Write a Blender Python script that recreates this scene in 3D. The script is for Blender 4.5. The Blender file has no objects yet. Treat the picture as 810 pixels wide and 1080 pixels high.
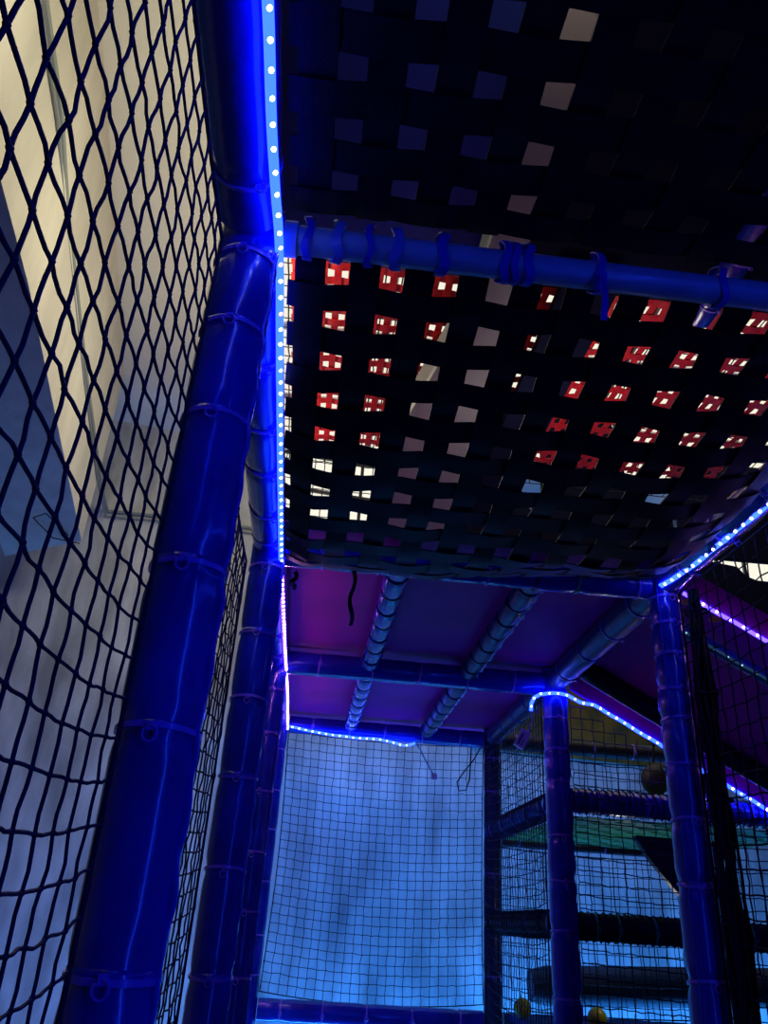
import bpy, math, random
from mathutils import Vector, Matrix, noise

random.seed(7)
SC = bpy.context.scene
COL = SC.collection
H = 1.1                                   # eye height above the play floor
# play-frame grid (metres, z counted from the eye height H)
XL, XR, XO = -0.1785, 1.0468, 2.27
YF = 3.3819 - 0.075
Y1, Y2, Y3, Y4 = 0.9787, 2.2103, 3.3819, 4.6181
PI = math.pi


# ------------------------------------------------------------------ materials
def node_mat(name, base, rough=0.5, metal=0.0, coat=0.0, spec=0.5, emit=None, estr=0.0,
             noise_scale=None, noise_amt=0.0, bump=0.0, bump_scale=40.0, dark=None, sheen=0.0, stretch=None):
    m = bpy.data.materials.new(name)
    m.use_nodes = True
    nt = m.node_tree
    b = nt.nodes['Principled BSDF']
    b.inputs['Base Color'].default_value = (*base, 1)
    b.inputs['Roughness'].default_value = rough
    b.inputs['Metallic'].default_value = metal
    b.inputs['Coat Weight'].default_value = coat
    b.inputs['Coat Roughness'].default_value = 0.12
    b.inputs['Specular IOR Level'].default_value = spec
    if emit:
        b.inputs['Emission Color'].default_value = (*emit, 1)
        b.inputs['Emission Strength'].default_value = estr
    tc = nt.nodes.new('ShaderNodeTexCoord')
    src = tc.outputs['Object']
    if stretch:
        mp = nt.nodes.new('ShaderNodeMapping')
        mp.inputs['Scale'].default_value = stretch
        nt.links.new(src, mp.inputs['Vector'])
        src = mp.outputs['Vector']
    if noise_scale:
        n = nt.nodes.new('ShaderNodeTexNoise')
        n.inputs['Scale'].default_value = noise_scale
        n.inputs['Detail'].default_value = 4
        nt.links.new(src, n.inputs['Vector'])
        r = nt.nodes.new('ShaderNodeValToRGB')
        d = dark or tuple(c * (1 - noise_amt) for c in base)
        r.color_ramp.elements[0].position = 0.35
        r.color_ramp.elements[1].position = 0.68
        r.color_ramp.elements[0].color = (*d, 1)
        r.color_ramp.elements[1].color = (*base, 1)
        nt.links.new(n.outputs['Fac'], r.inputs['Fac'])
        nt.links.new(r.outputs['Color'], b.inputs['Base Color'])
    if bump:
        n2 = nt.nodes.new('ShaderNodeTexNoise')
        n2.inputs['Scale'].default_value = bump_scale
        n2.inputs['Detail'].default_value = 3
        nt.links.new(src, n2.inputs['Vector'])
        bp = nt.nodes.new('ShaderNodeBump')
        bp.inputs['Strength'].default_value = bump
        bp.inputs['Distance'].default_value = 0.01
        nt.links.new(n2.outputs['Fac'], bp.inputs['Height'])
        nt.links.new(bp.outputs['Normal'], b.inputs['Normal'])
    return m


def glow_mat(name, col, strength):
    m = bpy.data.materials.new(name)
    m.use_nodes = True
    nt = m.node_tree
    nt.nodes.remove(nt.nodes['Principled BSDF'])
    e = nt.nodes.new('ShaderNodeEmission')
    e.inputs['Color'].default_value = (*col, 1)
    e.inputs['Strength'].default_value = strength
    nt.links.new(e.outputs[0], nt.nodes['Material Output'].inputs['Surface'])
    return m


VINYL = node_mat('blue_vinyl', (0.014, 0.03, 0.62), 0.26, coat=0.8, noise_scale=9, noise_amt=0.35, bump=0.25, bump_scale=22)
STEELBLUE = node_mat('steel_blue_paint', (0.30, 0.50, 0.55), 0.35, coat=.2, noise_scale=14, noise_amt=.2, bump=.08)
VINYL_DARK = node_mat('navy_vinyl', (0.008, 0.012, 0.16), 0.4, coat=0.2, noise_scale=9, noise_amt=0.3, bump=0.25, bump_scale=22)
VINYL_BLACK = node_mat('black_vinyl', (0.012, 0.010, 0.03), 0.45, noise_scale=12, noise_amt=0.4, bump=0.3, bump_scale=30)
TIE = node_mat('purple_tie_plastic', (0.32, 0.16, 0.9), 0.3, coat=0.3, bump=0.05)
TIE_GREEN = node_mat('green_tie_plastic', (0.05, 0.65, 0.35), 0.4, bump=0.05)
FLAP = node_mat('clear_blue_flap', (0.03, 0.06, 0.7), 0.12, coat=1.0, bump=0.6, bump_scale=60)
ROPE = node_mat('navy_black_net_rope', (0.010, 0.015, 0.075), 0.75, noise_scale=60, noise_amt=0.4, bump=0.3, bump_scale=300)
ROPE_BLACK = node_mat('black_net_rope', (0.006, 0.007, 0.018), 0.8, noise_scale=60, noise_amt=0.4, bump=0.3, bump_scale=300)
BELT = node_mat('black_webbing', (0.005, 0.005, 0.013), 0.48, spec=0.22, noise_scale=30, noise_amt=0.4, bump=0.2, bump_scale=250)
RED = node_mat('red_webbing', (0.80, 0.010, 0.006), 0.5, noise_scale=30, noise_amt=0.3, bump=0.2, bump_scale=150)
GREEN = node_mat('green_webbing', (0.06, 0.48, 0.05), 0.5, noise_scale=25, noise_amt=0.4, bump=0.2, bump_scale=150)
PURPLE = node_mat('magenta_vinyl', (0.62, 0.012, 0.40), 0.55, coat=0.05, spec=0.12, noise_scale=3, noise_amt=0.25, bump=0.22, bump_scale=11)
PURPLE.node_tree.nodes['Principled BSDF'].inputs['Coat Roughness'].default_value = 0.3
PLASTER = node_mat('cream_plaster', (0.66, 0.63, 0.52), 0.85, noise_scale=5, noise_amt=0.16, bump=0.9, bump_scale=9, stretch=(1.2, 1.2, 0.35))
PAINT = node_mat('cream_paint', (0.68, 0.66, 0.55), 0.8, noise_scale=2, noise_amt=0.06, bump=0.1, bump_scale=20)
FARWALL = node_mat('wall_paint_light_mottle', (0.62, 0.64, 0.66), 0.8, noise_scale=3.4, noise_amt=0.55, bump=0.5, bump_scale=8, stretch=(1.6, 1.0, 0.55))  # pale noise patches stand for light falling through the belts
DARKWALL = node_mat('dark_wall_paint', (0.03, 0.03, 0.05), 0.8, noise_scale=3, noise_amt=0.3)
MAT = node_mat('dark_blue_floor_mat', (0.02, 0.03, 0.12), 0.6, noise_scale=4, noise_amt=0.3, bump=0.3)
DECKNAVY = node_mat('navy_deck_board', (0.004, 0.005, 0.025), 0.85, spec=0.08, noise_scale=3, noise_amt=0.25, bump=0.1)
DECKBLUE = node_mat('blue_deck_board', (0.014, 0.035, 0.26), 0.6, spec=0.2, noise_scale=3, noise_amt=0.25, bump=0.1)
TAN = node_mat('beige_fibreglass', (0.19, 0.19, 0.20), 0.5, noise_scale=4, noise_amt=0.12, bump=0.15, bump_scale=12)
WHITEPL = node_mat('white_plastic', (0.9, 0.92, 0.95), 0.35, bump=0.05)
GREYPIPE = node_mat('grey_conduit', (0.20, 0.22, 0.20), 0.3, bump=0.05)
BLACKPL = node_mat('black_cable_plastic', (0.01, 0.01, 0.014), 0.4, bump=0.05)
CABLE = node_mat('pale_cable', (0.45, 0.55, 0.75), 0.3, bump=0.05)
YELLOW = node_mat('yellow_ball_plastic', (0.40, 0.36, 0.015), 0.35, bump=0.05)
ORANGE = node_mat('orange_plastic', (0.85, 0.30, 0.04), 0.4, bump=0.05)
BROWN = node_mat('brown_vinyl', (0.035, 0.02, 0.02), 0.5, noise_scale=8, noise_amt=0.4, bump=0.3)
TEALPAD = node_mat('dark_teal_vinyl', (0.006, 0.02, 0.05), 0.6, noise_scale=5, noise_amt=0.3, bump=0.2)
OLIVE = node_mat('olive_printed_vinyl', (0.24, 0.13, 0.012), 0.6, noise_scale=6, dark=(0.05, 0.06, 0.012), bump=0.1)
PANEL = glow_mat('lit_ceiling_panel', (1.0, 0.93, 0.76), 0.95)
DAY = glow_mat('lit_window_pane', (1.0, 0.95, 0.80), 1.0)
ALU = node_mat('white_metal_frame', (0.6, 0.6, 0.58), 0.4, bump=0.05)
BLUE_TAPE = glow_mat('glowing_blue_sleeve', (0.006, 0.022, 1.0), 15.0)
CYAN_TAPE = glow_mat('glowing_cyan_sleeve', (0.008, 0.026, 1.0), 15.0)
LAV_TAPE = glow_mat('glowing_lavender_sleeve', (0.11, 0.04, 1.0), 6.0)
DIODE_ROSE = glow_mat('rose_white_diode', (0.9, 0.38, 1.0), 45.0)
DIODE_PINK = glow_mat('pink_white_diode', (0.85, 0.30, 1.0), 95.0)
PALE_TAPE = glow_mat('glowing_pale_sleeve', (0.06, 0.03, 1.0), 8.0)
DIM_TAPE = glow_mat('dim_blue_sleeve', (0.03, 0.10, 0.22), 0.35)
DIODE = glow_mat('white_blue_diode', (0.62, 0.74, 1.0), 9.0)
DIODE_DIM = glow_mat('dim_teal_diode', (0.35, 0.75, 1.0), 1.2)
DIODE_RED = glow_mat('pink_diode', (1.0, 0.25, 0.55), 7.0)


# ------------------------------------------------------------------ mesh builder
class MB:
    def __init__(self):
        self.v, self.f = [], []

    def ring_tube(self, pts, radii, sides=8, cap=True, shape=None):
        """tube along pts; radii per point; shape(i,k)->radius factor"""
        n = len(pts)
        base = len(self.v)
        t0 = (pts[1] - pts[0]).normalized()
        ref = Vector((0, 0, 1)) if abs(t0.z) < 0.9 else Vector((0, -1, 0))
        u = (ref - t0 * ref.dot(t0)).normalized()
        for i in range(n):
            a = pts[max(0, i - 1)]
            b = pts[min(n - 1, i + 1)]
            t = (b - a).normalized()
            u = (u - t * u.dot(t)).normalized()
            w = t.cross(u)
            for k in range(sides):
                an = 2 * PI * k / sides
                r = radii[i] * (shape(i, k) if shape else 1)
                self.v.append(pts[i] + (u * math.cos(an) + w * math.sin(an)) * r)
        for i in range(n - 1):
            for k in range(sides):
                a = base + i * sides + k
                b = base + i * sides + (k + 1) % sides
                self.f.append((a, b, b + sides, a + sides))
        if cap:
            self.f.append(tuple(base + k for k in reversed(range(sides))))
            self.f.append(tuple(base + (n - 1) * sides + k for k in range(sides)))

    def tube(self, pts, r, sides=6, cap=True):
        self.ring_tube([Vector(p) for p in pts], [r] * len(pts), sides, cap)

    def ribbon(self, pts, nrm, w, t):
        """flat band with thickness: pts path, nrm normal per point (or one), w width, t thickness"""
        base = len(self.v)
        n = len(pts)
        for i, p in enumerate(pts):
            a = pts[max(0, i - 1)]
            b = pts[min(n - 1, i + 1)]
            tg = (b - a).normalized()
            nn = (nrm[i] if isinstance(nrm, list) else nrm)
            nn = (nn - tg * nn.dot(tg)).normalized()
            s = tg.cross(nn)
            for (x, z) in ((-.5, -.5), (.5, -.5), (.5, .5), (-.5, .5)):
                self.v.append(p + s * (x * w) + nn * (z * t))
        for i in range(n - 1):
            for k in range(4):
                a = base + i * 4 + k
                b = base + i * 4 + (k + 1) % 4
                self.f.append((a, b, b + 4, a + 4))
        self.f.append((base + 3, base + 2, base + 1, base))
        e = base + (n - 1) * 4
        self.f.append((e, e + 1, e + 2, e + 3))

    def box(self, lo, hi):
        b = len(self.v)
        x0, y0, z0 = lo
        x1, y1, z1 = hi
        for z in (z0, z1):
            for (x, y) in ((x0, y0), (x1, y0), (x1, y1), (x0, y1)):
                self.v.append(Vector((x, y, z)))
        for q in ((3, 2, 1, 0), (4, 5, 6, 7), (0, 1, 5, 4), (1, 2, 6, 5), (2, 3, 7, 6), (3, 0, 4, 7)):
            self.f.append(tuple(b + i for i in q))

    def prism(self, poly, d):
        """polygon (list of Vector) extruded by vector d"""
        b = len(self.v)
        n = len(poly)
        d = Vector(d)
        self.v += [Vector(p) for p in poly] + [Vector(p) + d for p in poly]
        self.f.append(tuple(b + i for i in reversed(range(n))))
        self.f.append(tuple(b + n + i for i in range(n)))
        for i in range(n):
            j = (i + 1) % n
            self.f.append((b + i, b + j, b + n + j, b + n + i))

    def ball(self, c, r, seg=16, rings=10, sc=(1, 1, 1)):
        c = Vector(c)
        b = len(self.v)
        self.v.append(c + Vector((0, 0, r * sc[2])))
        for i in range(1, rings):
            th = PI * i / rings
            for k in range(seg):
                ph = 2 * PI * k / seg
                self.v.append(c + Vector((r * sc[0] * math.sin(th) * math.cos(ph), r * sc[1] * math.sin(th) * math.sin(ph), r * sc[2] * math.cos(th))))
        self.v.append(c + Vector((0, 0, -r * sc[2])))
        for k in range(seg):
            self.f.append((b, b + 1 + k, b + 1 + (k + 1) % seg))
        for i in range(rings - 2):
            for k in range(seg):
                a = b + 1 + i * seg + k
                a2 = b + 1 + i * seg + (k + 1) % seg
                self.f.append((a, a + seg, a2 + seg, a2))
        e = len(self.v) - 1
        s = b + 1 + (rings - 2) * seg
        for k in range(seg):
            self.f.append((s + k, e, s + (k + 1) % seg))

    def build(self, name, mat, parent=None, smooth=True, rel=True, bevel=0.0):
        """link as ONE mesh object; z is raised by the eye height; a parented mesh keeps world placement"""
        off = Vector((0, 0, H)) if rel else Vector((0, 0, 0))
        o0 = Vector((0, 0, 0))
        q = parent
        while q:
            o0 = o0 + q.location
            q = q.parent
        if parent is None and self.v:
            lo = Vector((min(p.x for p in self.v), min(p.y for p in self.v), min(p.z for p in self.v)))
            hi = Vector((max(p.x for p in self.v), max(p.y for p in self.v), max(p.z for p in self.v)))
            org = Vector(((lo.x + hi.x) / 2, (lo.y + hi.y) / 2, lo.z)) + off
        else:
            org = o0
        me = bpy.data.meshes.new(name)
        me.from_pydata([tuple(p + off - org) for p in self.v], [], self.f)
        me.materials.append(mat)
        if smooth:
            me.polygons.foreach_set('use_smooth', [True] * len(me.polygons))
        me.update()
        o = bpy.data.objects.new(name, me)
        COL.objects.link(o)
        if parent:
            o.parent = parent
        else:
            o.location = org
        if bevel:
            bv = o.modifiers.new('bevel', 'BEVEL')
            bv.width = bevel
            bv.segments = 2
            bv.limit_method = 'ANGLE'
        if smooth and (bevel or len(self.f) < 400):
            try:
                me.set_sharp_from_angle(angle=math.radians(40))
            except Exception:
                pass
        return o


def tag(o, label, cat, group=None, kind=None):
    if label:
        o['label'] = label
    if cat:
        o['category'] = cat
    if group:
        o['group'] = group
    if kind:
        o['kind'] = kind
    return o


def thing(name, loc, label, cat, group=None):
    o = bpy.data.objects.new(name, None)
    COL.objects.link(o)
    o.location = Vector(loc) + Vector((0, 0, H))
    o.empty_display_size = 0.1
    bpy.context.view_layer.update()
    return tag(o, label, cat, group)


def struct(name, mb, mat, smooth=False, **k):
    o = mb.build(name, mat, smooth=smooth, **k)
    o['kind'] = 'structure'
    return o


V = Vector


def lerp(a, b, t):
    return a + (b - a) * t


# ------------------------------------------------------------------ padded tubes
def padded(name, A, B, label, cat, group, ties=None, r=0.052, mat=VINYL, tie_mat=TIE, step=0.014, sides=22,
           seed=0, flap=None, pinch=0.07, bend=None, tail=True, wrap=None):
    """foam padded tube A->B made of sleeves that meet at cable ties"""
    A, B = V(A), V(B)
    L = (B - A).length
    d = (B - A) / L
    if ties is None:
        n = max(1, round(L / 0.24))
        ties = [(i + 0.5 + 0.12 * math.sin(7 * i + seed)) / n for i in range(n)]
    root = thing(name, A if A.z < B.z else B, label, cat, group)
    ref = V((0, 0, 1)) if abs(d.z) < 0.9 else V((0, -1, 0))
    u = (ref - d * ref.dot(d)).normalized()
    w = d.cross(u)
    bend = bend or (lambda t: V((0, 0, 0)))

    def rad(s, k):
        """radius factor of the vinyl at arc position s, side k: pinched and crinkled near a tie"""
        m = min([abs(s - t * L) for t in ties] + [9])
        e = math.exp(-(m / 0.022) ** 2)
        e2 = math.exp(-(m / 0.05) ** 2)
        an = 2 * PI * k / sides
        nz = noise.noise(V((math.cos(an) * 2.2 + seed * 3.1, math.sin(an) * 2.2, s * 26)))
        nz2 = noise.noise(V((math.cos(an) * 1.1 + seed * 1.7, math.sin(an) * 1.1, s * 5)))
        return 1 - pinch * e + 0.05 * nz * e2 + 0.02 * nz2

    cuts = [0.0] + [t * L for t in ties] + [L]
    for i in range(len(cuts) - 1):
        a, b = cuts[i], cuts[i + 1]
        if b - a < 0.01:
            continue
        b2 = min(L, b + (0.008 if i < len(cuts) - 2 else 0))    # each sleeve laps the next one
        n = max(3, int((b2 - a) / step))
        ss = [lerp(a, b2, j / n) for j in range(n + 1)]
        pts = [A + d * s + bend(s / L) for s in ss]
        rr = [r * (1.0 + (0.035 if (b2 - s) < 0.012 and i < len(cuts) - 2 else 0)) for s in ss]
        m = MB()
        m.ring_tube(pts, rr, sides, True, lambda q, k: rad(ss[q], k))
        m.build('foam_sleeve', mat, root)
    for ti, t in enumerate(ties):
        m = MB()
        c = A + d * (t * L) + bend(t)
        rr = r * (1.015 - pinch * 0.5)
        tilt = 0.12 * math.sin(seed + 3 * ti)
        loop = [c + (u * math.cos(q * 2 * PI / 24) + w * math.sin(q * 2 * PI / 24)) * rr + d * (tilt * rr * math.cos(q * 2 * PI / 24)) for q in range(25)]
        nr = [(p - c).normalized() for p in loop]
        m.ribbon(loop, nr, 0.007, 0.004)
        tm = tie_mat[ti % len(tie_mat)] if isinstance(tie_mat, (list, tuple)) else tie_mat
        tie = m.build('cable_tie', tm, root)
        if tail:
            m = MB()
            hd = c + (V((0, -1, 0)) if abs(d.y) < .9 else V((0.5, 0, -0.85))).normalized() * (rr + 0.002)
            m.box(hd - V((.005, .003, .005)), hd + V((.005, .003, .005)))
            arc = [hd + V((0.008 * math.sin(q * PI / 7), -0.004, -0.009 * (1 - math.cos(q * PI / 7)))) for q in range(13)]
            m.tube(arc, 0.0016, 5)
            m.build('tie_tail', tm, tie)
    if flap is not None:
        # a clear overlap seam running the length of the tube
        fd = V(flap).normalized()
        n = int(L / 0.012)
        pts = []
        for j in range(n + 1):
            s = lerp(0.01, L - 0.01, j / n)
            k = rad(s, (math.atan2(fd.dot(w), fd.dot(u)) / (2 * PI)) * sides)
            wob = 0.002 * math.sin(j * 0.9) + 0.0025 * noise.noise(V((s * 30, seed, 0)))
            pts.append(A + d * s + bend(s / L) + fd * (r * k + 0.002 + wob))
        m = MB()
        m.ribbon(pts, d.cross(fd), 0.010, 0.0015)
        m.build('seam_flap', FLAP, root)
    if wrap:
        # lacing cord wound round the tube
        n = int(L / 0.03)
        pts = [A + d * lerp(0.02, L - 0.02, q / (n * 10)) + (u * math.cos(q * 2 * PI / 10) + w * math.sin(q * 2 * PI / 10)) * (r * 1.06) for q in range(n * 10)]
        m = MB()
        m.tube(pts, 0.0028, 4)
        m.build('lacing_cord', wrap, root)
    return root


PG, RG = 'padded posts of the play frame', 'padded rails of the play frame'
FLOOR = -H
zt = 1.05


def tz(*zs):
    """tie heights -> fraction of a full post"""
    return sorted((z - FLOOR) / (zt - FLOOR) for z in zs)


padded('padded_post', (XL, Y1, FLOOR), (XL, Y1, zt), 'nearest and thickest-looking blue padded post, at left beside the near net', 'post', PG,
       tz(-.78, -.55, -.30, -.063, .184, .392, .618, .781, .923), r=0.050, seed=1, step=0.008, sides=32, flap=(0.9, -0.35, 0))
padded('padded_post', (XL, Y2, FLOOR), (XL, Y2, zt), 'second blue padded post back along the left side', 'post', PG,
       tz(-.8, -.5, -.33, -.131, .099, .323, .524, .715, .914), r=0.052, seed=2, step=0.01, flap=(0.9, -0.4, 0))
padded('padded_post', (XL, Y3, FLOOR), (XL, Y3, zt), 'third blue padded post back along the left side, mostly behind the second', 'post', PG,
       tz(-.8, -.5, -.2, 0.02, .22, .45, .67, .86), r=0.052, seed=3, flap=(0.9, -0.4, 0))
padded('padded_post', (XL, Y4, FLOOR), (XL, Y4, zt), 'blue padded corner post at the left edge of the far net', 'post', PG,
       tz(-.8, -.5, -.25, -.08, .17, .42, .62, .84), r=0.05, seed=4)
padded('padded_post', (XR, Y2, FLOOR), (XR, Y2, zt), 'crinkled blue padded post at right, under the end of the right rail', 'post', PG,
       tz(-.8, -.5, -.25, -.08, .14, .3, .45, .57, .66, .76, .86, .94), r=0.050, seed=5, step=0.009, flap=(-0.75, -0.66, 0), pinch=0.13)
padded('padded_post', (XR, Y3, FLOOR), (XR, Y3, zt), 'blue padded post left of the green platform under the looped light strip', 'post', PG,
       tz(-.8, -.45, -.2, .02, .2, .36, .58, .70, .84), r=0.052, seed=6, flap=(0.8, -0.6, 0), pinch=0.1)
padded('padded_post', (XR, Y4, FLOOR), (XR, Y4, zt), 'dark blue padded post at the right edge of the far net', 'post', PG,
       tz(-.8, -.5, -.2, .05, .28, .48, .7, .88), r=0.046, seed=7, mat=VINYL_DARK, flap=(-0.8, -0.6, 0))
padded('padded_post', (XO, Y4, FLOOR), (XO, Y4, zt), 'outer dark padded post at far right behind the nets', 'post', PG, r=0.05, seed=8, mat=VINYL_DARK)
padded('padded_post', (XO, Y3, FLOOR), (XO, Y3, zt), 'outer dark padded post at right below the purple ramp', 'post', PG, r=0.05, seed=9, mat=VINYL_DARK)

g = 0.053
# long rails, left side
padded('padded_rail', (XL, -0.35, 1.0), (XL, Y1 - g, 1.0), 'blue padded rail overhead at upper left, nearest the viewer', 'rail', RG,
       [0.30, 0.62, 0.93], r=0.053, seed=11, step=0.01, sides=28)
padded('padded_rail', (XL, Y1 + g, 1.0), (XL, Y2 - g, 1.0), 'blue padded left rail between the first and second posts', 'rail', RG,
       [0.03, .22, .42, .6, .8, .96], r=0.05, seed=12, step=0.01)
padded('padded_rail', (XL, Y2 + g, 1.0), (XL, Y3 - g, 1.0), 'blue padded left rail beside the pink-lit deck panel', 'rail', RG, r=0.05, seed=13)
padded('padded_rail', (XL, Y3 + g, 1.0), (XL, Y4 - g, 1.0), 'blue padded left rail ending at the far corner post', 'rail', RG, r=0.05, seed=14)
# long rails, right side
padded('padded_rail', (XR, -.55, 1.0), (XR, Y2 - g, 1.0), 'blue padded right rail carrying the bright beaded light strip', 'rail', RG, r=0.048, seed=15, step=0.01)
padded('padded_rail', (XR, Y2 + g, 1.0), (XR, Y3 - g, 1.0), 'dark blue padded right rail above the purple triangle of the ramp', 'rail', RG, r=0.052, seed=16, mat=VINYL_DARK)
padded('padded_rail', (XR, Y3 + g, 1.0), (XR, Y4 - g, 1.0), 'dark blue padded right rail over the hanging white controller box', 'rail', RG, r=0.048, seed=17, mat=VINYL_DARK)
# cross rails
pb = thing('steel_rail', (XL + g, Y1, 1.0), 'thin pale blue steel cross rail overhead between the two black belt nets', 'rail', RG)
m = MB()
m.ring_tube([V((lerp(XL + g, XR - .05, q / 40), Y1, 1.0)) for q in range(41)], [.0245] * 41, 20)
m.build('pipe', STEELBLUE, pb)
for x in (XL + g + .012, XR - .062):
    m = MB()
    m.ring_tube([V((x + dx, Y1, 1.0)) for dx in (-.012, -.011, .011, .012)], [.026, .030, .030, .026], 20)
    m.build('end_collar', STEELBLUE, pb)
padded('padded_rail', (XL + g, Y2, 0.985), (XR - g, Y2, 0.985), 'blue padded cross rail with a green tie along the lower hem of the belt net', 'rail', RG,
       [.1, .25, .4, .55, .68, .80, .965], r=0.046, seed=19, tie_mat=[TIE, TIE, TIE, TIE, VINYL_DARK, TIE_GREEN, TIE])
padded('padded_rail', (XL + g, Y3, 0.985), (XR - g, Y3, 0.985), 'blue padded cross rail under the middle of the purple deck', 'rail', RG, r=0.05, seed=20)
padded('padded_rail', (XL + g, Y4, 0.985), (XR - g, Y4, 0.985), 'blue padded cross rail along the top of the far net', 'rail', RG, r=0.048, seed=21, mat=VINYL)
padded('padded_rail', (XL + g, Y4, -0.40), (XR - g, Y4, -0.40), 'blue padded cross rail along the foot of the far net', 'rail', RG, r=0.052, seed=22)
padded('padded_rail', (XR + g, Y4, 0.985), (XO - g, Y4, 0.985), 'dark padded cross rail below the olive printed panel', 'rail', RG, r=0.045, seed=23, mat=VINYL_BLACK)
# joists under the purple deck
JX = (0.225, 0.655)
JN = (('left', 'second'), ('left', 'second'))
for j, (ya, yb, zz) in enumerate(((Y2 + .05, Y3 - .055, 'near'), (Y3 + .055, Y4 - .055, 'far'))):
    for i, x in enumerate(JX):
        lb = (('crinkled blue joist between the pink-lit and middle purple panels', 'dark blue joist right of the middle purple deck panel'),
              ('short foil-bright crinkled joist beyond the middle cross rail, at left', 'short dark joist beyond the middle cross rail, at right'))[j][i]
        padded('padded_joist', (x, ya, 1.0), (x, yb, 1.0), lb, 'joist', 'padded joists under the purple deck',
               [(q + .5) / 7 for q in range(7)], r=0.040, seed=30 + i + 2 * j, mat=(VINYL, VINYL_DARK)[i], tie_mat=VINYL_DARK, pinch=0.16, step=0.012, tail=False, flap=(-0.7 if i == 0 else 0.7, 0, -0.7))
# lower cell at right
padded('padded_rail', (XR + g, Y3, 0.505), (XO - g, Y3, 0.505), 'net-laced blue padded rail along the front of the green platform', 'rail', RG, r=0.05, seed=41, pinch=.1, wrap=ROPE)
padded('padded_rail', (XR, Y3 + g, 0.495), (XR, Y4 - g, 0.495), 'net-laced blue padded rail along the left side of the green platform', 'rail', RG, r=0.05, seed=42, wrap=ROPE)
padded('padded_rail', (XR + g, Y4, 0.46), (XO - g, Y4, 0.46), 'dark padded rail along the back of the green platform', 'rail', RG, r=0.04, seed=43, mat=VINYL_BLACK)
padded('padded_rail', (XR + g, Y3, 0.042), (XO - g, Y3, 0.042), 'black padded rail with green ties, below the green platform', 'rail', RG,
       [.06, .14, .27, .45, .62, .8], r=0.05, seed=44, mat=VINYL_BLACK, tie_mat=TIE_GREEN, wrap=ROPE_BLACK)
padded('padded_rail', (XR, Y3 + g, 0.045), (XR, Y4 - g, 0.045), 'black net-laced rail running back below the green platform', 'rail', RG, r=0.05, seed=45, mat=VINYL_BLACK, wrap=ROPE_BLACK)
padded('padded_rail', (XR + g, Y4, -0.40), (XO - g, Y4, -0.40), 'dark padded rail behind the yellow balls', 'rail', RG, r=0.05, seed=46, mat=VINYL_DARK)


# ------------------------------------------------------------------ nets
def net(name, P, us, vs, r, mat, label, keep=None, sides=4, sub=2, knots=0.0, border=True, seed=0, group='rope safety nets', jam=0.006):
    """rope net: P(u,v)->Vector, ropes along every u and every v line, keep(u,v) says where the net is"""
    root = thing(name, P((us[0] + us[-1]) / 2, vs[0]), label, 'net', group)
    m = MB()
    keep = keep or (lambda u, v: True)

    def jit(u, v):
        return V((noise.noise(V((u * 31 + seed, v * 27, 1))), noise.noise(V((u * 29, v * 33 + seed, 5))), noise.noise(V((u * 30, v * 30, 9 + seed))))) * jam

    def run(fixed, along, vert):
        cur = []

        def flush():
            if len(cur) > 1:
                m.tube(list(cur), r, sides, False)
            cur.clear()
        n = (len(along) - 1) * sub
        for q in range(n + 1):
            i, f = divmod(q, sub)
            a = along[i] if f == 0 else lerp(along[i], along[i + 1], f / sub)
            u, v = (fixed, a) if vert else (a, fixed)
            if keep(u, v):
                cur.append(P(u, v) + jit(u, v))
            else:
                flush()
        flush()
    for u in us:
        run(u, vs, True)
    for v in vs:
        run(v, us, False)
    if knots:
        for u in us:
            for v in vs:
                if keep(u, v):
                    m.ball(P(u, v) + jit(u, v), knots, 5, 4)
    m.build('mesh_ropes', mat, root)
    if border:
        b = MB()
        edge = [(u, vs[0]) for u in us] + [(us[-1], v) for v in vs[1:]] + [(u, vs[-1]) for u in us[::-1][1:]] + [(us[0], v) for v in vs[::-1][1:]]
        pts = [P(u, v) for u, v in edge if keep(u, v)]
        if len(pts) > 3:
            b.tube(pts, r * 1.7, 5, False)
            b.build('border_rope', mat, root)
    return root


def rng(a, b, p):
    n = max(1, round((b - a) / p))
    return [lerp(a, b, i / n) for i in range(n + 1)]


def sagx(x0, amp, ya, yb, za, zb):
    def f(y, z):
        s = (y - ya) / (yb - ya)
        q = (z - za) / (zb - za)
        dz = 0.05 * max(0, (s - 0.65) / 0.35) ** 2 + 0.03 * max(0, (0.25 - s) / 0.25) ** 2
        return V((x0 - amp * math.sin(PI * min(1, max(0, s))) * math.sin(PI * min(1, max(0, q))), y, z + dz * (1 - 0.7 * q)))
    return f


net('safety_net', sagx(-0.207, 0.012, 0.05, Y1 - .06, -.9, .94), [.349 + .0465 * k for k in range(-6, 13)], [.4916 + .0445 * k for k in range(-31, 10)], 0.0018, ROPE,
    'large-meshed dark rope net nearest the viewer, at left before the cream wall', sides=6, sub=3, knots=0.0030, seed=1, jam=.0035)
net('safety_net', sagx(-0.235, 0.02, Y1 + .06, Y2 - .06, -.9, .94), rng(Y1 + .06, Y2 - .06, 0.0435), rng(-0.9, 0.9, 0.0435), 0.0021, ROPE,
    'dark rope net seen edge-on between the first and second left posts', seed=2)
net('safety_net', sagx(-0.215, 0.015, Y2 + .06, Y3 - .06, -.9, .94), rng(Y2 + .06, Y3 - .06, 0.0435), rng(-0.9, 0.9, 0.0435), 0.0021, ROPE,
    'dark rope net between the second and third left posts', seed=3)
net('safety_net', sagx(-0.215, 0.015, Y3 + .06, Y4 - .06, -.9, .94), rng(Y3 + .06, Y4 - .06, 0.0435), rng(-0.9, 0.9, 0.0435), 0.0021, ROPE,
    'dark rope net between the third left post and the far corner post', seed=4)


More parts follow.
